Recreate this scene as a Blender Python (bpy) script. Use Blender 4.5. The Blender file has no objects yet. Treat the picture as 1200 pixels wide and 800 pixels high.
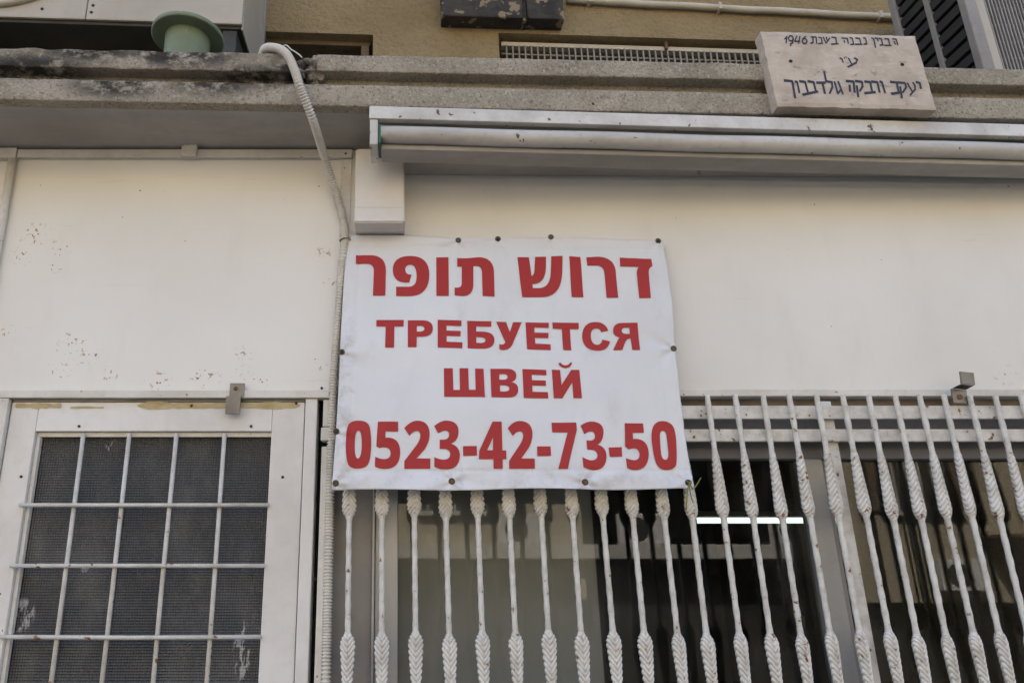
import bpy, bmesh, math, random
from mathutils import Vector, Matrix, noise
random.seed(7)
R = math.radians
scene = bpy.context.scene

# ------------------------------------------------------------------ camera
cam_data = bpy.data.cameras.new('camera')
cam = bpy.data.objects.new('camera', cam_data)
scene.collection.objects.link(cam)
cam.location = (0, -2.1, 1.55)
cam.rotation_euler = (R(90 + 17.3), 0, 0)
cam_data.sensor_width = 36
cam_data.lens = 25.5
cam_data.shift_x = 130 / 1200
cam_data.clip_start = 0.02
cam_data.clip_end = 400
scene.camera = cam

# ------------------------------------------------------------------ sky, sun, exposure
SUN_EL, SUN_AZ = R(50), R(-28)          # azimuth clockwise from +Y: behind the shop, facade in open shade
world = bpy.data.worlds.new('World')
scene.world = world
world.use_nodes = True
wn, wl = world.node_tree.nodes, world.node_tree.links
sky = wn.new('ShaderNodeTexSky')
sky.sky_type = 'NISHITA'
sky.sun_disc = False
sky.sun_elevation = SUN_EL
sky.sun_rotation = SUN_AZ
sky.air_density = 1.0
sky.dust_density = 3.0
sky.ozone_density = 1.0
wl.new(sky.outputs[0], wn['Background'].inputs[0])
wn['Background'].inputs[1].default_value = 0.11
sun_data = bpy.data.lights.new('sun', 'SUN')
sun_data.energy = 4.0
sun_data.angle = R(0.6)
sun_data.color = (1.0, 0.95, 0.88)
sun = bpy.data.objects.new('sun', sun_data)
scene.collection.objects.link(sun)
sd = Vector((math.sin(SUN_AZ) * math.cos(SUN_EL), math.cos(SUN_AZ) * math.cos(SUN_EL), math.sin(SUN_EL)))
sun.rotation_euler = sd.to_track_quat('Z', 'Y').to_euler()
sun.location = (0, -6, 9)
scene.view_settings.view_transform = 'Standard'
scene.view_settings.look = 'None'
scene.view_settings.gamma = 1
scene.view_settings.exposure = 2.45
scene.view_settings.use_curve_mapping = False
scene.render.engine = 'CYCLES'
scene.cycles.max_bounces = 8
scene.cycles.transparent_max_bounces = 8
scene.cycles.use_denoising = True

# ------------------------------------------------------------------ materials
class NT:
    def __init__(s, name):
        s.m = bpy.data.materials.new(name)
        s.m.use_nodes = True
        s.t = s.m.node_tree
        s.n, s.l = s.t.nodes, s.t.links
        s.b = s.n['Principled BSDF']
        tc = s.n.new('ShaderNodeTexCoord')
        oi = s.n.new('ShaderNodeObjectInfo')
        a = s.n.new('ShaderNodeVectorMath'); a.operation = 'MULTIPLY_ADD'
        cb = s.n.new('ShaderNodeCombineXYZ')
        for i in range(3): s.l.new(oi.outputs['Random'], cb.inputs[i])
        s.l.new(cb.outputs[0], a.inputs[0]); a.inputs[1].default_value = (13, 7, 9)
        s.l.new(tc.outputs['Object'], a.inputs[2])
        s.co, s.cor = tc.outputs['Object'], a.outputs[0]
    def noise(s, scale, detail=4, rough=.55, stretch=None, rnd=False, dist=0):
        t = s.n.new('ShaderNodeTexNoise')
        t.inputs['Scale'].default_value = scale; t.inputs['Detail'].default_value = detail
        t.inputs['Roughness'].default_value = rough; t.inputs['Distortion'].default_value = dist
        src = s.cor if rnd else s.co
        if stretch:
            mp = s.n.new('ShaderNodeMapping'); mp.inputs['Scale'].default_value = stretch
            s.l.new(src, mp.inputs['Vector']); src = mp.outputs[0]
        s.l.new(src, t.inputs['Vector'])
        return t.outputs['Fac']
    def ramp(s, v, lo, hi):
        t = s.n.new('ShaderNodeMapRange'); t.interpolation_type = 'SMOOTHSTEP'
        t.inputs[1].default_value = lo; t.inputs[2].default_value = hi
        s.l.new(v, t.inputs[0]); return t.outputs[0]
    def math(s, op, a, b):
        t = s.n.new('ShaderNodeMath'); t.operation = op
        for i, v in enumerate((a, b)):
            if isinstance(v, (int, float)): t.inputs[i].default_value = v
            else: s.l.new(v, t.inputs[i])
        return t.outputs[0]
    def blob(s, c, r):          # 1 inside, falling to 0 at the rim of an ellipsoid
        mp = s.n.new('ShaderNodeMapping'); mp.vector_type = 'POINT'
        mp.inputs['Location'].default_value = [-c[i] / r[i] for i in range(3)]
        mp.inputs['Scale'].default_value = [1 / r[i] for i in range(3)]
        s.l.new(s.co, mp.inputs['Vector'])
        ln = s.n.new('ShaderNodeVectorMath'); ln.operation = 'LENGTH'
        s.l.new(mp.outputs[0], ln.inputs[0])
        return s.ramp(ln.outputs['Value'], 1.0, 0.2)
    def mix(s, f, a, b):
        t = s.n.new('ShaderNodeMix'); t.data_type = 'RGBA'
        if isinstance(f, (int, float)): t.inputs[0].default_value = f
        else: s.l.new(f, t.inputs[0])
        for k, v in ((6, a), (7, b)):
            if isinstance(v, tuple): t.inputs[k].default_value = (*v, 1)
            else: s.l.new(v, t.inputs[k])
        return t.outputs[2]
    def color(s, c):
        if isinstance(c, tuple): s.b.inputs['Base Color'].default_value = (*c, 1)
        else: s.l.new(c, s.b.inputs['Base Color'])
    def rough(s, r, metal=0, spec=.4):
        if isinstance(r, (int, float)): s.b.inputs['Roughness'].default_value = r
        else: s.l.new(r, s.b.inputs['Roughness'])
        s.b.inputs['Metallic'].default_value = metal
        s.b.inputs['Specular IOR Level'].default_value = spec
    def bump(s, h, strength, dist, prev=None):
        t = s.n.new('ShaderNodeBump')
        t.inputs['Strength'].default_value = strength; t.inputs['Distance'].default_value = dist
        s.l.new(h, t.inputs['Height'])
        if prev: s.l.new(prev, t.inputs['Normal'])
        s.l.new(t.outputs[0], s.b.inputs['Normal'])
        return t.outputs[0]

def weathered(name, base, dark, rough=.5, scale=3, amt=.6, chip=None, chip_lo=.68, chip_scale=40, bump=.15, bdist=.002, bscale=60, rnd=True, stretch=None, spec=.35, metal=0, streak=None):
    k = NT(name)
    f = k.math('MULTIPLY', k.ramp(k.noise(scale, 6, .6, stretch, rnd), .35, .75), amt)
    c = k.mix(f, base, dark)
    f2 = k.math('MULTIPLY', k.ramp(k.noise(scale * 9, 4, .6, None, rnd), .45, .8), amt * .45)
    c = k.mix(f2, c, dark)
    if streak:
        f3 = k.math('MULTIPLY', k.ramp(k.noise(9, 5, .6, (1, 1, .08), rnd), .5, .75), streak)
        c = k.mix(f3, c, dark)
    h = k.noise(bscale, 5, .6, None, rnd)
    n = k.bump(h, bump, bdist)
    if chip:
        cm = k.ramp(k.noise(chip_scale, 3, .5, None, rnd), chip_lo, chip_lo + .035)
        c = k.mix(cm, c, chip)
    k.color(c); k.rough(rough, metal, spec)
    return k.m

M = {}
def wall_white():
    k = NT('wall_paint')
    base = k.mix(k.ramp(k.noise(1.3, 5), .3, .75), (.73, .715, .67), (.66, .64, .585))
    base = k.mix(k.math('MULTIPLY', k.ramp(k.noise(7, 6, .65, (1, 1, .35)), .5, .8), .14), base, (.42, .38, .32))
    # faint long scuffs
    base = k.mix(k.math('MULTIPLY', k.ramp(k.noise(14, 3, .5, (.25, 1, 2.5), dist=1.5), .68, .74), .12), base, (.4, .37, .33))
    rust = k.ramp(k.noise(64, 2, .5), .605, .66)
    dark = k.ramp(k.noise(83, 2, .5), .64, .68)
    spots = [((-1.1661, 0, 2.5591), .07), ((-1.0785, 0, 2.5147), .05), ((-0.9867, 0, 2.1906), .07), ((-1.0802, 0, 2.4505), .035), ((-0.5859, 0, 2.0893), .06), ((-0.7255, 0, 2.0841), .05),
             ((-0.4197, 0, 2.0789), .04), ((-0.2321, 0, 2.5206), .03), ((-0.4774, 0, 2.1051), .04), ((-0.2204, 0, 2.3988), .03), ((1.8107, 0, 2.0972), .05), ((-1.1953, 0, 2.4854), .05), ((-0.9996, 0, 2.2095), .05), ((-0.9376, 0, 2.1503), .05), ((-1.0271, 0, 2.1104), .05), ((-1.1947, 0, 2.2313), .04), ((-0.4761, 0, 2.1636), .04), ((-0.2422, 0, 2.5), .035), ((-0.2513, 0, 2.1369), .04), ((-0.868, 0, 2.1051), .04)]
    tot = None
    for c, r in spots:
        b = k.blob(c, (r, .4, r * .8))
        tot = b if tot is None else k.math('MAXIMUM', tot, b)
    base = k.mix(k.math('MULTIPLY', rust, tot), base, (.34, .19, .06))
    base = k.mix(k.math('MULTIPLY', dark, tot), base, (.10, .075, .05))
    far = k.ramp(k.noise(62, 1, .4), .79, .81)
    base = k.mix(far, base, (.12, .10, .08))
    k.color(base); k.rough(.55, 0, .3)
    n = k.bump(k.noise(2.2, 3), .6, .02)
    k.bump(k.noise(130, 4, .6), .12, .001, n)
    return k.m
M['wall'] = wall_white()
M['trim'] = weathered('old_white_paint', (.65, .625, .57), (.36, .32, .265), .5, 6, .5, (.16, .10, .06), .69, 60)
M['door'] = weathered('door_paint', (.69, .675, .645), (.46, .43, .385), .42, 3.5, .5, (.10, .07, .05), .755, 34, .12, .002, 45, streak=.2)
M['grille'] = weathered('grille_paint', (.66, .645, .60), (.36, .32, .265), .48, 26, .65, (.20, .09, .035), .665, 52, .4, .0016, 140)
M['rod'] = weathered('door_rod_paint', (.60, .58, .53), (.36, .32, .26), .5, 20, .6, (.26, .12, .04), .655, 34, .3, .001, 120)
M['alu'] = weathered('window_aluminium', (.40, .41, .42), (.26, .26, .26), .38, 4, .5, None, bump=.05, metal=.55, streak=.3)
M['alu_dark'] = weathered('window_aluminium_dull', (.30, .29, .28), (.2, .19, .18), .5, 4, .5, None, bump=.05, metal=.3, streak=.3)
M['steel'] = weathered('galvanised_steel', (.20, .195, .185), (.10, .085, .07), .45, 12, .7, None, bump=.2, metal=.8)
M['rust'] = weathered('rusty_iron', (.20, .10, .05), (.07, .045, .03), .8, 40, .8, None)
M['brown'] = weathered('dusty_brown_recess', (.20, .165, .13), (.10, .08, .06), .8, 8, .7, None)
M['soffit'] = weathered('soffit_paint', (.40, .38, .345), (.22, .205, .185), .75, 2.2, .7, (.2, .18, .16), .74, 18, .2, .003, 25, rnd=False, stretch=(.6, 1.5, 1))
M['box'] = weathered('box_enamel', (.66, .63, .58), (.52, .48, .42), .4, 3, .5, (.2, .15, .1), .79, 40)
M['awning'] = weathered('awning_white', (.62, .605, .565), (.33, .305, .27), .45, 7, .65, (.13, .08, .045), .665, 42, streak=.2)
M['tube'] = weathered('roller_tube_enamel', (.53, .51, .47), (.26, .24, .21), .38, 5, .8, (.08, .065, .05), .69, 36, .1, .002, 40, stretch=(.35, 1, 1))
M['green'] = weathered('green_plastic', (.03, .10, .065), (.02, .05, .035), .5, 20, .7)
M['pipe_green'] = weathered('green_pipe_paint', (.19, .235, .145), (.12, .15, .095), .55, 5, .8, (.24, .28, .22), .68, 24, streak=.5)
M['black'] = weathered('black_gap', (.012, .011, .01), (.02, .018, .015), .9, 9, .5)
M['ac'] = weathered('ac_cream_panel', (.41, .37, .30), (.29, .25, .185), .5, 2, .5, (.25, .18, .1), .79, 20, streak=.15)
M['acdark'] = weathered('ac_dark_plastic', (.05, .047, .040), (.028, .026, .022), .6, 9, .6)
M['acgrey'] = weathered('ac_grey_metal', (.27, .25, .22), (.17, .15, .13), .5, 6, .6, streak=.3)
M['louvre'] = weathered('dark_louvre', (.03, .029, .027), (.015, .014, .013), .6, 9, .6)
M['vent'] = weathered('charred_box', (.05, .042, .033), (.018, .015, .012), .85, 14, .8, (.22, .17, .10), .585, 20, .8, .010, 40)
M['wood'] = weathered('old_brown_wood', (.16, .115, .07), (.08, .055, .035), .7, 9, .7)
M['cream'] = weathered('cream_paint', (.50, .45, .36), (.32, .28, .2), .6, 9, .6, (.12, .08, .04), .72, 40)
M['gridbar'] = weathered('grid_bar_paint', (.25, .225, .18), (.14, .12, .09), .7, 20, .6, (.10, .06, .03), .68, 60)
M['conduit'] = weathered('conduit_grey', (.62, .60, .55), (.44, .41, .36), .5, 12, .6, None)
M['brass'] = weathered('dull_eyelet', (.10, .085, .07), (.05, .04, .03), .45, 60, .7, metal=.7)
M['screw'] = weathered('dark_screw', (.045, .035, .028), (.02, .016, .013), .5, 60, .7, metal=.4)
M['straw'] = weathered('tie_string', (.20, .20, .07), (.11, .10, .04), .8, 60, .5)
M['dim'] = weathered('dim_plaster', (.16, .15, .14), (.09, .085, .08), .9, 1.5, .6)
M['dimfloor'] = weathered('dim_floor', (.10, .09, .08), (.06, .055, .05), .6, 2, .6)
M['blind'] = weathered('grey_board', (.34, .325, .29), (.27, .255, .225), .8, 1.2, .7)
M['asphalt'] = weathered('asphalt', (.055, .053, .05), (.035, .034, .033), .9, 2, .6, None, bump=.5, bdist=.005, bscale=180)
M['paving'] = weathered('paving', (.22, .205, .18), (.14, .13, .115), .85, 3, .6, None, bump=.3, bdist=.003, bscale=90)
M['kerb'] = weathered('kerb_stone', (.36, .34, .31), (.2, .19, .17), .85, 4, .6)
M['opp'] = weathered('opposite_render', (.44, .375, .265), (.29, .24, .16), .85, .8, .7, None, bump=.4, bdist=.01, bscale=30)
M['oppband'] = weathered('opposite_band', (.50, .47, .42), (.30, .28, .25), .8, 1.5, .7)
M['oppdark'] = weathered('opposite_shopfront', (.05, .045, .04), (.03, .028, .026), .5, 1.5, .7)

def concrete():
    k = NT('weathered_concrete')
    n1 = k.noise(115, 4, .75); n2 = k.noise(5, 6, .65)
    c = k.mix(k.ramp(n2, .3, .7), (.50, .44, .345), (.34, .295, .22))
    c = k.mix(k.math('MULTIPLY', k.ramp(n1, .52, .63), .65), c, (.13, .11, .085))
    c = k.mix(k.math('MULTIPLY', k.ramp(k.noise(95, 3, .6), .55, .66), .6), c, (.60, .56, .48))
    # soot-black algae patches on the older left stretch
    st = None
    for p, r in (((-0.9402, -0.24, 3.0429), .26), ((-0.6779, -0.24, 3.0305), .3), ((-0.848, -0.24, 2.9233), .22), ((-1.1146, -0.24, 2.9872), .3), ((-0.4392, -0.24, 2.9627), .25), ((-0.3245, -0.24, 2.9995), .12), ((-0.5665, -0.24, 2.9384), .2)):
        b = k.blob(p, (r, .3, .07)); st = b if st is None else k.math('MAXIMUM', st, b)
    sm = k.math('MULTIPLY', st, k.ramp(k.noise(16, 6, .7, (1, 1, 1.4)), .36, .54))
    c = k.mix(k.math('MULTIPLY', sm, .95), c, (.035, .033, .03))
    holes = k.ramp(k.noise(44, 2, .5), .755, .775)
    c = k.mix(holes, c, (.05, .04, .03))
    k.color(c); k.rough(.92, 0, .2)
    a = k.bump(k.noise(45, 6, .75), .9, .010)
    k.bump(n1, 1.0, .009, a)
    return k.m
M['concrete'] = concrete()
def stucco():
    k = NT('ochre_stucco')
    c = k.mix(k.ramp(k.noise(2.5, 6, .6), .3, .75), (.345, .26, .14), (.255, .19, .095))
    v = k.noise(52, 5, .68)
    c = k.mix(k.math('MULTIPLY', k.ramp(v, .3, .5), .30), (.27, .205, .115), c) if False else k.mix(k.math('MULTIPLY', k.ramp(v, .52, .35), .4), c, (.19, .14, .075))
    k.color(c); k.rough(.9, 0, .2)
    a = k.bump(v, 1.0, .016)
    k.bump(k.noise(210, 3, .6), .5, .003, a)
    return k.m
M['stucco'] = stucco()
def stone():
    k = NT('plaque_limestone')
    c = k.mix(k.ramp(k.noise(9, 6, .6), .3, .7), (.50, .425, .345), (.37, .305, .235))
    c = k.mix(k.math('MULTIPLY', k.ramp(k.noise(28, 5, .6, (1, 1, 1.6)), .5, .7), .5), c, (.55, .49, .415))
    c = k.mix(k.math('MULTIPLY', k.ramp(k.noise(36, 4, .5, (.85, 1, 1.5)), .635, .70), .7), c, (.24, .20, .165))
    k.color(c); k.rough(.7, 0, .3)
    a = k.bump(k.noise(30, 5, .6), .35, .004)
    k.bump(k.noise(170, 3, .6), .2, .001, a)
    return k.m
M['stone'] = stone()
def letter_ink(name, col, fade):
    k = NT(name)
    c = k.mix(k.math('MULTIPLY', k.ramp(k.noise(60, 5, .7), .5, .75), .5), col, fade)
    k.color(c); k.rough(.6, 0, .2)
    return k.m
M['carved'] = letter_ink('carved_blue_black', (.035, .038, .055), (.13, .12, .12))
M['red'] = letter_ink('banner_red_ink', (.37, .035, .034), (.31, .04, .038))
def vinyl():
    k = NT('banner_vinyl')
    c = k.mix(k.ramp(k.noise(3, 5), .3, .75), (.68, .685, .695), (.61, .61, .615))
    c = k.mix(k.math('MULTIPLY', k.ramp(k.noise(9, 6, .7, (1, 1, .5)), .52, .78), .34), c, (.40, .38, .35))
    low = k.blob((.3, -.1, 1.7782), (.75, .4, .05))
    low2 = k.blob((-.16, -.05, 2.0), (.05, .4, .5))
    g = k.math('MULTIPLY', k.math('MAXIMUM', low, low2), k.ramp(k.noise(22, 6, .7), .42, .7))
    c = k.mix(k.math('MULTIPLY', g, .45), c, (.30, .28, .26))
    k.color(c); k.rough(.42, 0, .35)
    k.bump(k.noise(600, 2, .5), .12, .0006)
    return k.m
M['vinyl'] = vinyl()
def clear_glass():
    k = NT('window_glass')
    t = k.n.new('ShaderNodeBsdfTransparent'); t.inputs[0].default_value = (.88, .895, .885, 1)
    g = k.n.new('ShaderNodeBsdfGlossy'); g.inputs['Roughness'].default_value = .012
    lw_ = k.n.new('ShaderNodeLayerWeight'); lw_.inputs['Blend'].default_value = .5
    fr = k.math('ADD', k.math('MULTIPLY', k.math('POWER', lw_.outputs['Facing'], 5.0), .9), .028)
    mx = k.n.new('ShaderNodeMixShader')
    k.l.new(fr, mx.inputs[0]); k.l.new(t.outputs[0], mx.inputs[1]); k.l.new(g.outputs[0], mx.inputs[2])
    d = k.n.new('ShaderNodeBsdfDiffuse'); d.inputs[0].default_value = (.30, .28, .25, 1)
    dm = k.n.new('ShaderNodeMixShader')
    k.l.new(k.math('MULTIPLY', k.ramp(k.noise(6, 6, .7, (1, 1, .4)), .4, .85), .10), dm.inputs[0])
    k.l.new(mx.outputs[0], dm.inputs[1]); k.l.new(d.outputs[0], dm.inputs[2])
    k.l.new(dm.outputs[0], k.n['Material Output'].inputs[0])
    return k.m
M['glass'] = clear_glass()
def wired_glass():
    k = NT('patterned_wired_glass')
    c = k.mix(k.ramp(k.noise(5, 6, .7, (1, 1, .6)), .38, .72), (.045, .043, .039), (.11, .104, .092))
    sep = k.n.new('ShaderNodeSeparateXYZ'); k.l.new(k.co, sep.inputs[0])
    def grid(ax):
        s_ = k.math('MULTIPLY', sep.outputs[ax], 2 * math.pi / .0075)
        return k.math('SINE', s_, 0)
    gx, gz = grid(0), grid(2)
    pat = k.math('ADD', gx, gz)
    c = k.mix(k.math('MULTIPLY', k.math('MULTIPLY', k.ramp(pat, .2, 2.0), k.ramp(k.noise(4.5, 4, .6), .3, .7)), .5), c, (.17, .16, .14))
    # dried white paint smears
    sm = None
    for p, r in (((-0.4327, 0.05, 1.3328), (.035, .2, .10)), ((-1.0481, 0.05, 1.4249), (.05, .2, .06)), ((-0.8977, 0.05, 1.5448), (.035, .2, .012)), ((-0.4541, 0.05, 1.8577), (.010, .2, .007)), ((-0.8577, 0.05, 1.9007), (.022, .2, .03))):
        b = k.blob(p, r); sm = b if sm is None else k.math('MAXIMUM', sm, b)
    pm = k.math('MULTIPLY', k.ramp(sm, .1, .5), k.ramp(k.noise(45, 5, .7, (1.6, 1, .5)), .50, .58))
    c = k.mix(k.math('MULTIPLY', pm, .6), c, (.55, .54, .51))
    k.color(c); k.rough(.32, 0, .5)
    k.bump(pat, .55, .0022)
    return k.m
M['wired'] = wired_glass()
def emit(name, col, st):
    m = bpy.data.materials.new(name); m.use_nodes = True
    b = m.node_tree.nodes['Principled BSDF']
    b.inputs['Base Color'].default_value = (.8, .8, .8, 1)
    b.inputs['Emission Color'].default_value = (*col, 1); b.inputs['Emission Strength'].default_value = st
    return m
M['lamp'] = emit('fluorescent_tube', (.84, 1.0, .92), .30)

# ------------------------------------------------------------------ object helpers
WM = {}
def link(o, parent=None, world=None):
    scene.collection.objects.link(o)
    w = world or Matrix.Identity(4)
    o.matrix_basis = w
    WM[o.name] = w
    if parent:
        o.parent = parent
        o.matrix_parent_inverse = WM[parent.name].inverted()
    return o
def tag(o, label=None, cat=None, group=None, kind=None):
    if label: o['label'] = label
    if cat: o['category'] = cat
    if group: o['group'] = group
    if kind: o['kind'] = kind
    return o
def thing(name, loc, label, cat, group=None):
    o = bpy.data.objects.new(name, None)
    o.empty_display_size = .05
    link(o, None, Matrix.Translation(loc))
    return tag(o, label, cat, group)
def finish(name, bm, mat, parent=None, smooth=False, world=None):
    me = bpy.data.meshes.new(name)
    bmesh.ops.recalc_face_normals(bm, faces=bm.faces)
    if smooth:
        for f in bm.faces: f.smooth = True
    bm.to_mesh(me); bm.free()
    me.materials.append(M[mat] if isinstance(mat, str) else mat)
    return link(bpy.data.objects.new(name, me), parent, world)
def bbox(bm, x0, x1, y0, y1, z0, z1, bev=0.0, seg=2):
    v = [bm.verts.new(p) for p in ((x0, y0, z0), (x1, y0, z0), (x1, y1, z0), (x0, y1, z0), (x0, y0, z1), (x1, y0, z1), (x1, y1, z1), (x0, y1, z1))]
    fs = [bm.faces.new([v[i] for i in q]) for q in ((0, 1, 5, 4), (1, 2, 6, 5), (2, 3, 7, 6), (3, 0, 4, 7), (4, 5, 6, 7), (3, 2, 1, 0))]
    if bev:
        es = list({e for f in fs for e in f.edges})
        bmesh.ops.bevel(bm, geom=es, offset=bev, segments=seg, affect='EDGES', profile=.6)
def box(name, x0, x1, y0, y1, z0, z1, mat, parent=None, bev=.002, shear=None):
    bm = bmesh.new()
    bbox(bm, min(x0, x1), max(x0, x1), y0, y1, min(z0, z1), max(z0, z1), bev)
    if shear:
        for v in bm.verts: v.co = Vector(shear(*v.co))
    return finish(name, bm, mat, parent)
def ringtube(bm, pts, rad, seg=12, cap=True):
    """tube through pts, rad a number or one per point"""
    n = len(pts); pts = [Vector(p) for p in pts]
    rings = []
    up = Vector((0, 1, 0.01)).normalized()
    for i, p in enumerate(pts):
        t = (pts[min(i + 1, n - 1)] - pts[max(i - 1, 0)]).normalized()
        a = up - t * up.dot(t)
        if a.length < 1e-4: a = Vector((1, 0, 0))
        a.normalize(); up = a
        b = t.cross(a)
        r = rad[i] if isinstance(rad, (list, tuple)) else rad
        rings.append([bm.verts.new(p + a * r * math.cos(2 * math.pi * k / seg) + b * r * math.sin(2 * math.pi * k / seg)) for k in range(seg)])
    for A, B in zip(rings, rings[1:]):
        for k in range(seg):
            bm.faces.new((A[k], A[(k + 1) % seg], B[(k + 1) % seg], B[k]))
    if cap:
        bm.faces.new(rings[0][::-1]); bm.faces.new(rings[-1])
def tube(name, pts, rad, mat, parent=None, seg=12):
    bm = bmesh.new(); ringtube(bm, pts, rad, seg)
    o = finish(name, bm, mat, parent, True)
    return o
def lathe(name, prof, axis_o, axis, mat, parent=None, seg=24):
    """prof: (distance along axis, radius)"""
    bm = bmesh.new()
    a = Vector(axis).normalized()
    u = a.orthogonal().normalized(); w = a.cross(u)
    rings = []
    for d, r in prof:
        c = Vector(axis_o) + a * d
        rings.append([bm.verts.new(c + (u * math.cos(2 * math.pi * k / seg) + w * math.sin(2 * math.pi * k / seg)) * r) for k in range(seg)])
    for A, B in zip(rings, rings[1:]):
        for k in range(seg): bm.faces.new((A[k], A[(k + 1) % seg], B[(k + 1) % seg], B[k]))
    bm.faces.new(rings[0][::-1]); bm.faces.new(rings[-1])
    o = finish(name, bm, mat, parent, True)
    o.data.shade_smooth()
    m = o.modifiers.new('edge', 'EDGE_SPLIT'); m.split_angle = R(40)
    return o
def screw(name, p, r, parent, mat='screw', axis=(0, -1, 0)):
    return lathe(name, [(-.004, r), (.0015, r), (.003, r * .75), (.003, r * .35), (.0022, r * .3)], p, axis, mat, parent, 12)
def catmull(pts, step):
    pts = [Vector(p) for p in pts]; out = []
    P = [pts[0] * 2 - pts[1]] + pts + [pts[-1] * 2 - pts[-2]]
    for i in range(1, len(P) - 2):
        a, b, c, d = P[i - 1:i + 3]
        n = max(2, int((c - b).length / step))
        for j in range(n):
            t = j / n
            out.append(.5 * ((2 * b) + (c - a) * t + (2 * a - 5 * b + 4 * c - d) * t * t + (3 * b - a - 3 * c + d) * t ** 3))
    out.append(pts[-1]); return out

# ------------------------------------------------------------------ ground and street (behind and below the camera)
g = box('pavement', -14, 14, -3.4, .3, -.3, 0, 'paving', None, 0); tag(g, kind='structure')
g = box('kerb', -14, 14, -3.55, -3.4, -.3, .002, 'kerb', None, .01); tag(g, kind='structure')
g = box('road', -40, 40, -9.5, -3.55, -.4, -.12, 'asphalt', None, 0); tag(g, kind='structure')
g = box('ground', -150, 150, -150, 150, -.6, -.42, 'paving', None, 0); tag(g, kind='structure')

# ------------------------------------------------------------------ the shop building
LY = lambda x: -.234 + .032 * x              # front of the concrete ledge
UY = lambda x: .35 + .045 * x                # upper stucco wall
building = thing('shop_building', (0, .1, 0), 'old white fronted shop building with concrete ledge and ochre stucco above', 'building')
ZS, ZL1, ZU0, ZU1 = 2.8655, 2.9405, 2.989, 3.048
XL, XR = -2.4, 3.6
xseam = -0.1719
zhead = 2.0502
zw = 2.032
box('wall_panel', XL, xseam - .002, 0, .10, zhead, ZS - .001, 'wall', building, .003)
box('wall_panel', xseam + .002, XR, 0, .10, zw, ZS - .001, 'wall', building, .003)
xjamb = -0.2363
xwin = -0.2073
box('wall_base', xwin, XR, .0, .12, 0, .88, 'wall', building, .004)
box('wall_base', XL, -1.2296, .0, .12, 0, zhead - .002, 'wall', building, .004)
# lintel behind the grille: dusty brown slot, then window head
box('lintel', xwin, XR, .012, .20, zw + .004, zw + .16, 'brown', building, 0) if False else None
box('lintel_slot', xwin + .01, XR, .03, .087, 1.9126, zw + .03, 'brown', building, .002)
box('edge_strip', xseam + .002, XR, -.008, -.001, zw + .001, zw + .022, 'trim', building, .002)
# unseen house mass and side blocks, added to keep the sun off this facade
box('main_block', XL, XR, .95, 9, 3.06, 10.5, 'stucco', building, 0)
box('main_block', XL, XR, 6.7, 9, 0, 3.05, 'stucco', building, 0)
box('side_block', XL - 9, XL - .001, .02, 9, 0, 10.5, 'stucco', building, 0)
box('side_block', XR + .001, XR + 9, .02, 9, 0, 10.5, 'stucco', building, 0)
box('eaves_slab', XL - 9, XR + 9, UY(0) + .02, 9, 10.51, 10.7, 'concrete', building, 0)
# concrete slab and mouldings
box('soffit_slab', XL, XR, LY(0) + .035, .9, ZS, ZL1, 'soffit', building, 0, shear=lambda x, y, z: (x, y + (.032 * x if y < .5 else 0), z))
def band(name, x0, x1, z0, z1, depth, amp, seed):
    bm = bmesh.new()
    n = int((x1 - x0) / .008)
    prof = []
    b = .0035
    h = z1 - z0
    prof.append((depth, z0)); prof.append((depth * .4, z0)); prof.append((b, z0)); prof.append((b * .3, z0 + b * .3))
    k = 6
    for i in range(k + 1): prof.append((0, z0 + b + (h - 2 * b) * i / k))
    prof.append((b * .3, z1 - b * .3)); prof.append((b, z1)); prof.append((depth * .4, z1)); prof.append((depth, z1))
    rows = []
    for i in range(n + 1):
        x = x0 + (x1 - x0) * i / n
        row = []
        for (d, z) in prof:
            q = Vector((x, d, z))
            a = noise.fractal(q * 14 + Vector((seed, 0, 0)), .9, 2.1, 4) * amp
            a2 = noise.fractal(q * 14 + Vector((seed, 30, 0)), .9, 2.1, 4) * amp * (.8 if d < .02 else 0)
            row.append(bm.verts.new((x, LY(x) + d + (a if d < depth else 0), z + a2)))
        rows.append(row)
    for A, B in zip(rows, rows[1:]):
        for j in range(len(prof) - 1): bm.faces.new((A[j], B[j], B[j + 1], A[j + 1]))
    bm.faces.new(rows[0]); bm.faces.new(rows[-1][::-1])
    return finish(name, bm, 'concrete', building, True)
xb = -0.3375; xc = -0.257
band('ledge_moulding', XL, XR, ZS + .001, ZL1, .10, .0022, 1)
band('ledge_moulding', XL, xb, ZU0 - .006, ZU1, .20, .0038, 5)
band('ledge_moulding', xc, XR, ZU0, ZU1 + .001, .20, .0020, 9)
box('ledge_core', XL, XR, LY(0) + .045, .9, ZL1 - .004, ZU1 - .012, 'concrete', building, 0, shear=lambda x, y, z: (x, y + (.032 * x if y < .5 else 0), z))
def rubble():
    bm = bmesh.new()
    rnd = random.Random(3)
    for i in range(26):
        x = rnd.uniform(xb - .01, xc + .01); d = rnd.uniform(.015, .05); z = ZU0 + rnd.uniform(-.015, .05)
        r = rnd.uniform(.010, .022)
        ret = bmesh.ops.create_icosphere(bm, subdivisions=2, radius=r, matrix=Matrix.Translation((x, LY(x) + d, z)) @ Matrix.Rotation(rnd.uniform(0, 3), 4, 'X'))
        for v in ret['verts']: v.co += Vector((rnd.uniform(-1, 1), rnd.uniform(-1, 1), rnd.uniform(-1, 1))) * r * .18
    o = finish('broken_concrete', bm, 'concrete', building); o['kind'] = 'stuff'
rubble()
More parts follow.
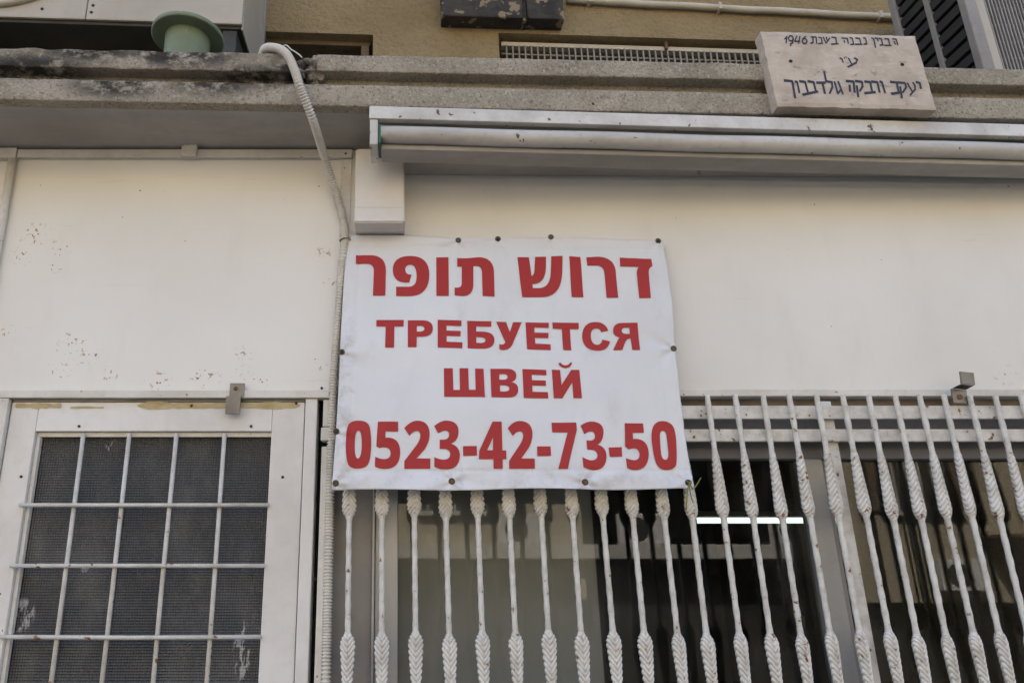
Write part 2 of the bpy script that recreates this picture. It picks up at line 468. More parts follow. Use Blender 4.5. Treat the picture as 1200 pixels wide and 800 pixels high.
# upper stucco wall with two openings
ZT = 10.5
def upper_wall():
    xa0, xa1 = -0.6381, -0.1138
    xb0, xb1 = 0.3996, 2.275
    za, zb = 3.6159, 3.6455
    for (x0, x1, z0, z1) in ((XL, xa0, 3.0, ZT), (xa0, xa1, za, ZT), (xa1, xb0, 3.0, ZT), (xb0, xb1, zb, ZT), (xb1, XR, 3.0, ZT)):
        pass
    bm = bmesh.new()
    for (x0, x1, z0, z1) in ((XL, xa0, 3.0, ZT), (xa0, xa1, za, ZT), (xa1, xb0, 3.0, ZT), (xb0, xb1, zb, ZT), (xb1, XR, 3.0, ZT)):
        p = [(x0, UY(x0), z0), (x1, UY(x1), z0), (x1, UY(x1), z1), (x0, UY(x0), z1)]
        f = [bm.verts.new(q) for q in p]; bm.faces.new(f)
    for (x, z0, z1) in ((xa0, 3.0, za), (xa1, 3.0, za), (xb0, 3.0, zb), (xb1, 3.0, zb)):
        bm.faces.new([bm.verts.new(q) for q in ((x, UY(x), z0), (x, UY(x) + .25, z0), (x, UY(x) + .25, z1), (x, UY(x), z1))])
    for (x0, x1, z) in ((xa0, xa1, za), (xb0, xb1, zb)):
        bm.faces.new([bm.verts.new(q) for q in ((x0, UY(x0), z), (x1, UY(x1), z), (x1, UY(x1) + .25, z), (x0, UY(x0) + .25, z))])
    bmesh.ops.remove_doubles(bm, verts=bm.verts, dist=1e-4)
    finish('stucco_wall', bm, 'stucco', building)
    sh = lambda x, y, z: (x, y + UY(x), z)
    # left window: brown frame in a deep recess
    w = box('upper_window', xa0 - .02, xa1 + .02, .20, .24, 3.0, za + .02, 'black', building, 0, sh)
    box('window_frame', xa0, xa1 - .012, .045, .07, 3.5969, 3.6201, 'wood', w, .002, sh)
    box('window_frame', xa1 - .050, xa1 - .018, .043, .068, 3.0, 3.5965, 'wood', w, .002, sh)
    # middle window: cream rail over a grid of small iron bars
    w = box('upper_window', xb0 - .02, xb1 + .02, .20, .24, 3.0, zb + .02, 'black', building, 0, sh)
    zr = 3.628
    box('window_rail', xb0 + .015, xb1 - .01, .030, .06, zr - .020, zr, 'cream', w, .002, sh)
    box('window_rail', xb0 + .015, xb1 - .01, .032, .040, zr - .062, zr - .055, 'gridbar', w, .001, sh)
    box('hook', xb0 + .70, xb0 + .712, .018, .0295, zr - .02, zr + .03, 'rust', w, .001, sh)
    n = int((xb1 - xb0 - .05) / .026)
    me = None
    for i in range(n):
        x = xb0 + .035 + i * .026
        if me is None:
            bm = bmesh.new(); bbox(bm, -.003, .003, -.003, .003, -.05, .05)
            o = finish('grid_bar', bm, 'gridbar', w, False, Matrix.Translation((x, UY(x) + .028, zr - .070))); me = o.data
        else:
            link(bpy.data.objects.new('grid_bar', me), w, Matrix.Translation((x, UY(x) + .028, zr - .070)))
upper_wall()

# ------------------------------------------------------------------ cable trunking under the ledge
tr = thing('cable_trunking', (-0.698, 0, 2.8526), 'cream cable trunking along the wall top with square joint cover', 'trunking')
z1, z0 = 2.8574, 2.8288
box('channel', -1.2549, -0.1597, -.018, -.001, z0, z1, 'trim', tr, .002)
box('joint_cover', -0.7155, -0.6654, -.032, -.0185, z0 - .004, z1 + .030, 'trim', tr, .003)
box('channel_joint', -1.4787, -1.2583, -.022, -.001, z0 - .004, z1 + .004, 'trim', tr, .002)
screw('screw', (-0.181, -.018, z0 + .012), .0035, tr)
v = thing('wall_pipe', (-1.265, 0, 2.6343), 'thin white vertical pipe on wall at far left under the ledge', 'pipe')
xl = -1.2698
tube('pipe', [(xl, -.014, z0 - .006), (xl + .003, -.013, 2.5), (xl, -.014, zhead + .01)], .013, 'trim', v)
box('seam_strip', -0.1956, -0.1625, -.006, -.0005, 2.5532, z0 - .002, 'trim', building, .001)

# ------------------------------------------------------------------ enamel box right of the conduit
bx = thing('junction_box', (-0.0716, -0.05, 2.5497), 'cream sheet metal box with slanted lower lip above the banner', 'box')
def jbox():
    bm = bmesh.new()
    xa, xb_ = -0.1436, 0.0106
    zt, zm, zb = 2.8184, 2.6108, 2.5556
    prof = [(0, zt), (-.085, zt), (-.085, zm), (-.095, zb), (-.012, zb - .0), (0, zb)]
    A = [bm.verts.new((xa, y, z)) for y, z in prof]; B = [bm.verts.new((xb_, y, z)) for y, z in prof]
    n = len(prof)
    for i in range(n): bm.faces.new((A[i], A[(i + 1) % n], B[(i + 1) % n], B[i]))
    bm.faces.new(A[::-1]); bm.faces.new(B)
    bmesh.ops.remove_doubles(bm, verts=bm.verts, dist=1e-5)
    bmesh.ops.bevel(bm, geom=[e for e in bm.edges if e.calc_length() > .05], offset=.004, segments=2, affect='EDGES')
    finish('cover', bm, 'box', bx)
    box('lip_seam', xa + .006, xb_ - .006, -.0865, -.0855, zm - .001, zm + .001, 'trim', bx, 0)
jbox()

# ------------------------------------------------------------------ awning cassette under the ledge
aw = thing('rolled_awning', (0.8505, -0.2, 2.8166), 'rolled up white awning cassette fixed under the concrete ledge', 'awning')
AX0, AX1 = -0.0936, XR
ash = lambda x, y, z: (x, y + .038 * (x - AX0), z - .006 * (x - AX0))
zt, zb = 2.8508, 2.8085
box('front_strip', AX0, AX1, -.262, -.240, zb, zt, 'awning', aw, .003, ash)
box('top_plate', AX0 + .012, AX1, -.239, -.05, zt - .012, zt - .004, 'soffit', aw, 0, ash)
tz = 2.7695
tube_pts = []
bm = bmesh.new()
TX0 = -0.0604
n = 60
ringtube(bm, [ash(TX0 + (AX1 - TX0) * i / n, -.238, tz + .0012 * math.sin(i * .7)) for i in range(n + 1)], .0255, 24)
finish('roller', bm, 'tube', aw, True)
box('bottom_bar', TX0, AX1, -.226, -.150, tz - .040, tz - .0235, 'soffit', aw, .004, ash)
box('back_flap', TX0, AX1, -.07, -.001, 2.772, 2.83, 'soffit', aw, .003, lambda x, y, z: (x, y, z - .006 * (x - AX0)))
bxl = -0.0916; bxr = -0.0678
box('end_bracket', bxl, bxr, -.258, -.15, tz - .046, zb - .001, 'awning', aw, .004)
box('seal', bxr + .0005, bxr + .010, -.256, -.17, tz - .040, tz + .024, 'green', aw, .003)
for px in (560, 780, 930, 1150):
    pass

# ------------------------------------------------------------------ engraved stone plaque
PY0, PZ0, PK = (-0.24, 2.8545, 0.06)
plq = thing('stone_plaque', (1.3582, -0.2396, 2.8607), 'tilted limestone plaque with engraved dark Hebrew lettering resting on the ledge', 'plaque')
def plaque():
    c = [(1.1258, -0.2222, 3.1519), (1.6042, -0.2233, 3.1329), (1.5977, -0.2401, 2.8536), (1.1267, -0.2393, 2.8669)]
    bm = bmesh.new()
    nrm = Vector((0, -1, PK)).normalized()
    th = .040
    nx, nz = 36, 22
    g = []
    TL, TR, BR, BL = [Vector(p) for p in c]
    def pt(u, v): return (TL * (1 - u) + TR * u) * (1 - v) + (BL * (1 - u) + BR * u) * v
    F = [[None] * (nx + 1) for _ in range(nz + 1)]; K = [[None] * (nx + 1) for _ in range(nz + 1)]
    for j in range(nz + 1):
        for i in range(nx + 1):
            p = pt(i / nx, j / nz)
            e = min(i, nx - i, j, nz - j)
            off = noise.noise(p * 30) * .0016 if e == 0 else 0
            q = p + Vector((noise.noise(p * 40) * .0025, 0, noise.noise(p * 40 + Vector((9, 0, 0))) * .0025)) if e == 0 else p
            F[j][i] = bm.verts.new(q - nrm * (.003 if e == 0 else 0) + nrm * off)
            K[j][i] = bm.verts.new(q - nrm * th)
    for j in range(nz):
        for i in range(nx):
            bm.faces.new((F[j][i], F[j][i + 1], F[j + 1][i + 1], F[j + 1][i])); bm.faces.new((K[j][i], K[j + 1][i], K[j + 1][i + 1], K[j][i + 1]))
    for i in range(nx):
        bm.faces.new((F[0][i], K[0][i], K[0][i + 1], F[0][i + 1])); bm.faces.new((F[nz][i], F[nz][i + 1], K[nz][i + 1], K[nz][i]))
    for j in range(nz):
        bm.faces.new((F[j][0], F[j + 1][0], K[j + 1][0], K[j][0])); bm.faces.new((F[j][nx], K[j][nx], K[j + 1][nx], F[j + 1][nx]))
    finish('slab', bm, 'stone', plq)
    for p in ((1.196, -0.2293, 3.0327), (1.5355, -0.2301, 3.0197)):
        lathe('fixing_hole', [(-.002, .0055), (.0012, .0055)], p, tuple(nrm), 'black', plq, 14)
STROKES = [
    (30, '11930,31174 12023,31285 11946,31016'),
    (30, '12202,31207 12182,31157 12151,31120 12111,31106 12077,31120 12060,31157 12059,31207 12079,31258 12110,31295 12150,31308 12184,31295 12201,31258 12202,31207|12199,31190 12154,31039 12077,30982 12068,30906'),
    (30, '12341,31308 12226,31096 12390,31096|12429,31292 12330,31003'),
    (30, '12615,31292 12513,31207 12467,31106|12609,31100 12588,31049 12554,31013 12517,30999 12485,31013 12466,31049 12465,31100 12486,31150 12520,31187 12557,31201 12589,31187 12608,31150 12609,31100'),
    (30, '12777,31265 12929,31265 12897,31003|12831,31258 12791,31056 12711,31003'),
    (30, '13006,31251 13081,31231 13069,31016 12950,31003'),
    (30, '13149,31265 13168,31137 13185,31016 13248,31090 13345,31224|13246,31258 13241,31130'),
    (30, '13414,31258 13538,31241 13509,30996|13348,30982 13564,31003'),
    (30, '13718,31224 13889,31204 13876,31003|13772,31130 13767,31036'),
    (30, '13976,31238 14040,31217 14040,30976 13938,30969'),
    (30, '14151,31224 14271,31204 14264,30982|14088,30976 14299,30976'),
    (30, '14398,31224 14455,31217 14447,30996 14354,30982'),
    (30, '14648,31224 14709,31190 14681,30842'),
    (30, '14759,31224 14824,31204 14820,31096'),
    (30, '14871,31204 14937,31190 14940,30956 14842,30942'),
    (30, '15056,31197 15164,31184 15151,30949|14989,30936 15188,30929'),
    (30, '15295,31197 15400,31170 15399,30949|15316,31110 15325,30969'),
    (30, '13491,30442 13550,30409 13560,30275'),
    (20, '13632,30485 13636,30419|13690,30511 13694,30445'),
    (34, '13759,30442 13809,30190|13943,30442 14017,30386 13950,30262 13663,30099'),
    (44, '11626,29594 11862,29562 11828,28940'),
    (40, '11946,29551 12004,29540 11993,29128'),
    (42, '12086,29562 12246,29540 12254,29149'),
    (42, '12336,29562 12502,29530 12503,29191|12084,29065 12552,29181'),
    (44, '12593,29509 12843,29509|12761,29487 12760,29107'),
    (40, '12906,29937 12888,29562 13054,29530 13031,29339 12897,29107'),
    (38, '13136,29551 13145,29107'),
    (38, '13251,29562 13264,29424 13295,29086|13271,29254 13134,29097'),
    (44, '13503,29572 13714,29551 13660,29149|13566,29424 13529,29181'),
    (42, '13779,29572 13971,29540 13950,29371 13823,29191|13776,29402 13734,28981'),
    (42, '14059,29551 14218,29530 14197,29212|13961,29118 14279,29160'),
    (42, '14266,29551 14434,29530 14414,29149'),
    (42, '14516,29551 14572,29530 14574,29139'),
    (42, '14833,29540 15018,29519 14990,29191|14761,29097 15065,29149'),
    (42, '15061,29519 15262,29498 15258,29339 15105,29139|15082,29360 15031,28940'),
    (38, '15331,29498 15401,29191|15500,29519 15537,29424 15514,29265 15305,29044'),
    (44, '15615,29530 15710,29498 15691,29286'),
]
def carve():
    on = -.0008
    for wd, txt in STROKES:
        bm = bmesh.new()
        lift = 0
        for con in txt.split('|'):
            pts = [Vector((float(a) / 1e4, 0, float(b) / 1e4)) for a, b in (t.split(',') for t in con.split())]
            for a, b in zip(pts, pts[1:]):
                d = b - a
                if d.length < 1e-5: continue
                t = d.normalized(); s = Vector((t.z, 0, -t.x))
                w = wd / 1e4 * (1.15 if abs(t.x) > abs(t.z) * 1.3 else .78) * (1.0 if wd > 36 else .9)
                a2, b2 = a - t * w * .35, b + t * w * .35
                lift += .00006
                q = []
                for p, k in ((a2, 1), (b2, .92), (b2, -.92), (a2, -1)):
                    v = p + s * w * k
                    q.append(bm.verts.new((v.x, PY0 + PK * (v.z - PZ0) + on - lift, v.z)))
                bm.faces.new(q)
        finish('letter', bm, 'carved', plq)
plaque(); carve()

# ------------------------------------------------------------------ things standing on the ledge
# left air conditioner
al = thing('air_conditioner', (-0.9951, 0.1, 3.3752), 'cream outdoor air conditioner unit on the ledge beside the green pipe', 'air conditioner')
ash2 = lambda x, y, z: (x, y + .045 * (x + .6), z)
ax0, ax1 = -1.9, -0.5598
azb = 3.3714
azt = azb + .62
xs = -1.1003
box('front_panel', ax0, xs - .0015, 0, .012, azb, azt, 'ac', al, .004, ash2)
box('front_panel', xs + .0015, ax1, .0, .012, azb, azt, 'ac', al, .004, ash2)
box('casing', ax0 + .004, ax1 - .004, .0125, .30, azb - .012, azt, 'acdark', al, .004, ash2)
box('side_panel', ax1 - .0035, ax1 + .002, .0128, .30, azb - .014, azt - .002, 'ac', al, .002, ash2)
for x0 in (ax1 - .07, ax0 + .3):
    box('foot', x0, x0 + .05, .02, .28, 3.045, azb - .012, 'acdark', al, .003, ash2)
fx, fz, fr = -1.443, 3.4152 + .36, .36
def ring(name, r, t, y, mat, parent):
    bm = bmesh.new()
    pts = [(fx + r * math.cos(a), y, fz + r * math.sin(a)) for a in [2 * math.pi * i / 72 for i in range(73)]]
    ringtube(bm, pts, t, 8, False)
    for v in bm.verts: v.co = Vector(ash2(*v.co))
    return finish(name, bm, mat, parent, True)
fan = ring('fan_ring', fr, .013, -.006, 'ac', al)
lathe('fan_opening', [(0, fr - .01), (.004, fr - .01)], (fx, ash2(fx, -.004, 0)[1], fz), (0, -1, 0), 'acdark', al, 48)
for i in range(6): ring('guard_ring', fr - .03 - i * .035, .0025, -.014, 'acgrey', al)
for px, py in ((54, 18), (112, 12), (110, 20)):
    p = (-1.2517, 0, 3.4079) if px == 54 else ((-1.0799, 0, 3.4299) if py == 12 else (-1.0823, 0, 3.4006))
    screw('screw', (p[0], ash2(p[0], 0, 0)[1], p[2]), .0055, al)
box('bracket', ax1 - .03, ax1 + .012, .30, .33, 3.04, azt, 'acgrey', al, .003, ash2)

# green vent pipe
gp = thing('vent_pipe', (-0.6951, -.125, 3.04), 'green painted vent pipe with round flange standing on the ledge', 'pipe')
gx = -0.6981
zf = 1.55 + 1.649
lathe('pipe', [(-.02, .070), (.05, .070), (zf - 3.04 + .002, .0715)], (gx, -.125, 3.04), (0, 0, 1), 'pipe_green', gp, 48)
lathe('flange', [(0, .0725), (.0, .112), (.003, .115), (.013, .115), (.016, .112), (.016, .05)], (gx, -.125, zf), (0, 0, 1), 'pipe_green', gp, 64)

# right air conditioner
ar = thing('air_conditioner', (2.0016, 0, 3.2215), 'dark louvred air conditioner with grey corner post at right ledge end', 'air conditioner')
rx = 1.9826
ry = -.02
rz0, rz1 = 3.052, 3.75
box('casing', rx + .025, rx + .95, ry + .035, ry + .33, rz0 + .01, rz1, 'acdark', ar, .004)
box('corner_post', rx, rx + .040, ry, ry + .03, rz0, rz1, 'acgrey', ar, .004)
box('corner_post', rx + .0405, rx + .072, ry + .004, ry + .03, rz0, rz1, 'ac', ar, .004)
box('rear_post', rx - .002, rx + .022, ry + .30, ry + .33, rz0, rz1, 'acgrey', ar, .003)
box('side_rail', rx + .002, rx + .016, ry + .15, ry + .172, rz0, rz1, 'acgrey', ar, .002)
for i in range(13):
    z = rz0 + .02 + i * .052
    for y0, y1 in ((.031, .149), (.173, .299)):
        box('side_slat', rx + .006, rx + .020, ry + y0, ry + y1, z, z + .036, 'louvre', ar, .002)
for i in range(56):
    x = rx + .080 + i * .0125
    if x > rx + .42: break
    box('grille_rod', x, x + .0045, ry + .012, ry + .018, rz0 + .01, rz1, 'acgrey', ar, 0)
for i in range(8):
    z = rz0 + .03 + i * .07
    box('grille_rail', rx + .0725, rx + .45, ry + .0185, ry + .0225, z, z + .006, 'acgrey', ar, 0)

# weathered box and thin pipe on the stucco
vb = thing('wall_box', (0.4209, 0.35, 3.709), 'charred dark box fixed to the ochre stucco at the picture top', 'box')
vx0, vx1 = 0.1622, 0.661
vz = 3.6608
ush = lambda x, y, z: (x, y + UY(x), z)
box('lid', vx0, vx0 + (vx1 - vx0) * .66, -.07, -.001, vz, vz + .22, 'vent', vb, .006, ush)
box('lid', vx0 + (vx1 - vx0) * .70, vx1, -.068, -.001, vz + .003, vz + .22, 'vent', vb, .006, ush)
box('divider', vx0 + (vx1 - vx0) * .66 + .001, vx0 + (vx1 - vx0) * .70 - .001, -.055, -.001, vz, vz + .2, 'vent', vb, .003, ush)
sp = thing('service_pipe', (1.4204, 0.37, 3.7698), 'thin ochre painted pipe clipped along the stucco wall', 'pipe')
p0, p1 = (0.6914, 0.37, 3.8069), (2.2227, 0.4, 3.7705)
tube('pipe', [(p0[0] + (p1[0] - p0[0]) * i / 12, UY(p0[0] + (p1[0] - p0[0]) * i / 12) - .018, p0[2] + (p1[2] - p0[2]) * i / 12 + .002 * math.sin(i * 1.9)) for i in range(13)], .014, 'cream', sp)
for f in (.06, .42, .87):
    x = p0[0] + (p1[0] - p0[0]) * f; z = p0[2] + (p1[2] - p0[2]) * f
    box('clip', x - .006, x + .006, UY(x) - .036, UY(x) - .001, z - .018, z + .016, 'cream', sp, .002)

# ------------------------------------------------------------------ flexible conduit
fc = thing('flexible_conduit', (-0.1999, -0.01, 1.2599), 'ribbed grey flexible conduit hanging over the ledge and down behind the banner', 'conduit')
def conduit():
    ctrl = [(-.42, -.02, 3.03), (-.445, -.12, 3.065), (-0.4272, -0.215, 3.082), (-0.3809, -0.262, 3.0546), (-0.3418, -0.285, 3.0129), (-0.3156, -0.29, 2.9546), (-0.2961, -0.285, 2.896), (-0.2664, -0.22, 2.8358), (-0.2439, -0.1, 2.7906),
            (-0.2155, -0.035, 2.7159), (-0.1839, -0.02, 2.6), (-0.1769, -0.02, 2.5348), (-0.1819, -0.02, 2.4621), (-0.1912, -0.018, 2.2526), (-0.1992, -0.016, 2.067), (-0.2009, -0.012, 1.8906),
            (-0.2014, -0.006, 1.7222), (-0.1999, -0.006, 1.4718), (-0.198, -0.006, 1.2594), (-0.1946, -0.006, 0.8729), (-0.1813, -0.006, 0.2244)]
    pts = catmull(ctrl, .0021)
    r = [.0116 + .0021 * (1 if (i % 4) < 2 else -1) for i in range(len(pts))]
    tube('hose', pts, r, 'conduit', fc, 12)
    p = (-0.1756, -0.036, 2.5301)
    bm = bmesh.new(); ringtube(bm, [(p[0] + .0165 * math.cos(a), -.02 + .0165 * math.sin(a), p[2] + .002 * math.cos(a)) for a in [2 * math.pi * i / 20 for i in range(21)]], .0016, 6, False)
    ringtube(bm, [(p[0] + .010, -.033, p[2]), (p[0] + .018, -.040, p[2] + .004)], .0013, 6)
    finish('tie_wire', bm, 'rust', fc, True)
conduit()
lw = thing('loose_wire', (-0.3437, -0.22, 3.0716), 'short loose grey wire curling beside the conduit on the ledge', 'wire')
tube('wire', catmull([(-.43, -.10, 3.055), (-0.3724, -0.2, 3.1086), (-0.3398, -0.215, 3.0852), (-0.317, -0.22, 3.0653), (-0.3051, -0.225, 3.0487)], .004), .0022, 'conduit', lw, 6)

# ------------------------------------------------------------------ door
dr = thing('shop_door', (-0.6793, .02, 0), 'white painted door with barred grid of dark patterned glass panes', 'door')
def door():
    Y = .004
    xl0, xl1 = -1.1511, -0.2846
    zt = 2.0174
    gx0, gx1 = -1.0706, -0.3793
    gz1 = 1.9308
    gz0 = .95
    # leaf: stiles, rails
    box('stile', xl0, gx0, Y, .045, .02, zt, 'door', dr, .003)
    box('stile', gx1, xl1, Y, .045, .02, zt, 'door', dr, .003)
    box('top_rail', gx0 + .0005, gx1 - .0005, Y + .0006, .045, gz1, zt - .0005, 'door', dr, .002)
    box('lower_panel', gx0 + .0005, gx1 - .0005, Y + .0006, .045, .02, gz0, 'door', dr, .002)
    # frame around the leaf
    xj = -0.2464
    box('jamb', xl1 + .003, xj, -.006, .06, 0, zhead - .024, 'door', dr, .003)
    xfl = -1.2947
    box('jamb', xfl, xl0 - .003, -.012, .06, 0, zhead - .024, 'trim', dr, .003)
    h = box('head_strip', xfl, -0.2127, -.014, .03, zhead - .0235, zhead - .001, 'trim', dr, .0025)
    box('head_gap', xl0, xl1, .0045, .04, zt + .0005, zhead - .0238, 'steel', dr, .001)
    # glazing: rows and columns between the rods
    colx = [gx0, -0.9297, -0.7953, -0.6571, -0.5165, gx1]
    rowz = [gz1, 1.7191, 1.5551, 1.3729, 1.2013, 1.0299, gz0]
    rnd = random.Random(5)
    for i in range(5):
        for j in range(6):
            bm = bmesh.new()
            x0, x1, z0, z1 = colx[i], colx[i + 1], rowz[j + 1], rowz[j]
            if i == 0: x0 -= .012
            if i == 4: x1 += .012
            if j == 0: z1 += .012
            t = (rnd.uniform(-.002, .002), rnd.uniform(-.002, .002))
            vs = []
            for (x, z, a, b) in ((x0, z0, -1, -1), (x1, z0, 1, -1), (x1, z1, 1, 1), (x0, z1, -1, 1)):
                vs.append(bm.verts.new((x, .036 + a * t[0] * .5 + b * t[1] * .5, z)))
            f = bm.faces.new(vs)
            ex = bmesh.ops.extrude_face_region(bm, geom=[f])
            for v in ex['geom']:
                if isinstance(v, bmesh.types.BMVert): v.co.y += .004
            finish('pane', bm, 'wired', dr)
    # old putty along the top and left inside edges
    bm = bmesh.new()
    bbox(bm, gx0 + .001, gx1 - .001, .018, .033, gz1 - .014, gz1 - .0008)
    finish('glazing_bead', bm, 'trim', dr)
    box('glazing_bead', gx0 + .0008, gx0 + .012, .016, .033, gz0, gz1 - .0145, 'trim', dr, .002)
    for x in colx[1:-1]:
        tube('vertical_rod', [(x, .008, gz0 - .01), (x + rnd.uniform(-.002, .002), .0075, 1.5), (x, .008, gz1 - .006)], .0063, 'rod', dr, 10)
    for z in rowz[1:-1]:
        tube('horizontal_rod', [(gx0 - .008, -.004, z), (.5 * (gx0 + gx1), -.0045, z + rnd.uniform(-.002, .002)), (gx1 + .004, -.004, z)], .0057, 'rod', dr, 10)
    for p in ((-0.9439, 0, 1.9452), (-0.4395, 0, 1.9452), (-1.0909, 0, 1.7993), (-0.3399, 0, 1.7981), (-0.6195, 0, 2.0062), (-0.3101, 0, 2.014)):
        screw('screw', (p[0], Y, p[2]), .0042, dr)
    screw('screw', (-0.2344, -.014, 2.0559), .0038, dr)
    # narrow filler pieces between the door and the window grille
    xa, xb_ = -0.2296, -0.2047
    box('filler_block', xa, xb_, -.002, .05, 1.9426, 2.0243, 'trim', dr, .003)
    box('keeper_block', xa - .002, -0.1898, -.022, .02, 1.8991, 1.9376, 'trim', dr, .003)
    box('filler_strip', -0.2302, -0.2098, -.004, .05, .02, 1.8851, 'trim', dr, .003)
    p = (-0.2295, -0.006, 1.5204)
    lathe('latch_slot', [(0, .004), (.001, .004)], (p[0] - .006, -.0065, p[2]), (0, -1, 0), 'screw', dr, 8)
    # black strip painted in for the shade behind the gaps
    box('gap_shade_strip', xj + .001, -0.2172, .06, .08, .02, zhead - .025, 'black', dr, 0)
door()
def peel():
    """bare yellowish filler where the top rail paint has flaked off, as thin raised flakes"""
    k = NT('bare_filler')
    c = k.mix(k.ramp(k.noise(30, 5, .6, (.4, 1, 1)), .3, .7), (.52, .45, .27), (.36, .28, .15))
    k.color(c); k.rough(.85, 0, .2); k.bump(k.noise(80, 4), .4, .003)
    M['filler'] = k.m
    rnd = random.Random(11)
    def strip(px0, px1, pyt, pyb):
        bm = bmesh.new(); n = 60
        x0, x1 = px0, px1
        top, bot = [], []
        for i in range(n + 1):
            f = i / n; x = x0 + (x1 - x0) * f
            env = min(1, f * 25, (1 - f) * 25) ** .5 * (.55 + .75 * abs(noise.noise(Vector((x * 9, 2, pyt)))) + .25 * noise.noise(Vector((x * 45, 6, 0))))
            a = (noise.noise(Vector((x * 22, 1, pyt))) * .5 + noise.noise(Vector((x * 70, 4, 0))) * .3)
            b = (noise.noise(Vector((x * 18, 7, pyb))) * .5 + noise.noise(Vector((x * 90, 9, 0))) * .35)
            zm = .5 * (pyt + pyb); h = .5 * (pyt - pyb) * env
            top.append(bm.verts.new((x, .0031, zm + h * (1 + a * .5)))); bot.append(bm.verts.new((x, .0031, zm - h * (1 + b * .6))))
        for i in range(n): bm.faces.new((bot[i], bot[i + 1], top[i + 1], top[i]))
        finish('bare_patch', bm, 'filler', dr)
    strip(-1.1409, -1.0023, 2.0178, 1.9947)
    strip(-0.9772, -0.8764, 2.005, 1.9973)
    strip(-0.7807, -0.2972, 2.0204, 1.9934)
peel()
hb = thing('hasp_bracket', (-0.4873, -0.02, 2.0146), 'small bent grey steel bracket screwed above the door', 'bracket')
hx0, hx1 = -0.5082, -0.4656
box('upper_plate', hx0 + .003, hx1 + .004, -.018, -.0145, 2.0249, 2.0699, 'steel', hb, .001)
box('lower_plate', hx0 - .004, hx1 - .004, -.024, -.0185, 1.9766, 2.03, 'steel', hb, .001)
screw('screw', (-0.4874, -.018, 2.0531), .0065, hb, 'rust')

# ------------------------------------------------------------------ shop window and the room behind it
GY = .125
win = thing('shop_window', (0.806, .1, .88), 'aluminium framed shop window behind the white grille', 'window')
def window():
    zt, zb = 1.9176, 1.8623
    xl = -0.2018
    box('head_rail', xl, XR, .088, .14, zb, zt + .03, 'alu_dark', win, .003)
    box('sill_rail', xl, XR, .088, .14, .885, .95, 'alu', win, .003)
    xj1, xj2 = -0.0802, -0.0097
    box('outer_jamb', xl, xj1 - .004, .092, .14, .9505, zb - .0005, 'alu_dark', win, .002)
    box('jamb_lip', xj1 - .0035, xj1 + .004, .076, .14, .9505, zb - .0005, 'alu', win, .002)
    box('sash_stile', xj1 + .005, xj2, .098, .14, .9505, zb - .0005, 'alu', win, .002)
    xm0, xm1 = 1.2064, 1.2608
    box('mullion', xm0, xm1, .082, .14, .9505, zb - .0005, 'alu', win, .003)
    box('mullion_lip', xm1 + .001, xm1 + .022, .10, .14, .9505, zb - .0005, 'alu_dark', win, .003)
    box('pane', xj2 + .001, xm0 - .001, GY, GY + .004, .951, zb - .001, 'glass', win, 0)
    box('pane', xm1 + .023, XR, GY, GY + .004, .951, zb - .001, 'glass', win, 0)
window()
bl = box('blind_board', -0.0104, 0.5873, .19, .20, .95, 2.0, 'blind', None, 0)
tag(bl, 'plain grey board standing behind the left window pane', 'board')
rm = thing('shop_interior', (1.6, 3.5, 0), 'dim room seen through the shop window', 'room')
RX0, RX1, RY0, RY1, RZ = -.2, 4.2, .22, 6.5, 2.75
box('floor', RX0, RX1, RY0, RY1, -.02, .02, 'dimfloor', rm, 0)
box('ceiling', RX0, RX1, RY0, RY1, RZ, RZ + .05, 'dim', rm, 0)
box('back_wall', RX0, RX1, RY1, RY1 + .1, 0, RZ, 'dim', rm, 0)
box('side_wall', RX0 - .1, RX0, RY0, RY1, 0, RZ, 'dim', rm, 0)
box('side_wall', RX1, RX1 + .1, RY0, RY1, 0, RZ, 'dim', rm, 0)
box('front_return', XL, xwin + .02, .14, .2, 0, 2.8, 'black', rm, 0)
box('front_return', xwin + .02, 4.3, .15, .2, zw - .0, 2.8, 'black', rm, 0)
fl = thing('fluorescent_lamp', (2.7124, 3.4, 1.9219), 'lit fluorescent tube lamp glowing inside the dim shop', 'lamp')
la, lb = (2.1774, 3.4, 1.8789), (3.3146, 3.4, 1.9034)
lz = la[2]
box('housing', la[0] + .0, lb[0], 3.42, 3.52, lz + .030, lz + .075, 'box', fl, .005)
tube('tube', [(la[0] + .02, 3.46, lz), (lb[0] - .02, 3.46, lz)], .014, 'lamp', fl, 12)
tube('tube', [(la[0] + .02, 3.54, lz + .022), (lb[0] - .02, 3.54, lz + .022)], .009, 'lamp', fl, 12)
for x in (la[0], lb[0] - .03): box('end_cap', x, x + .019, 3.435, 3.56, lz - .018, lz + .044, 'dim', fl, .003)

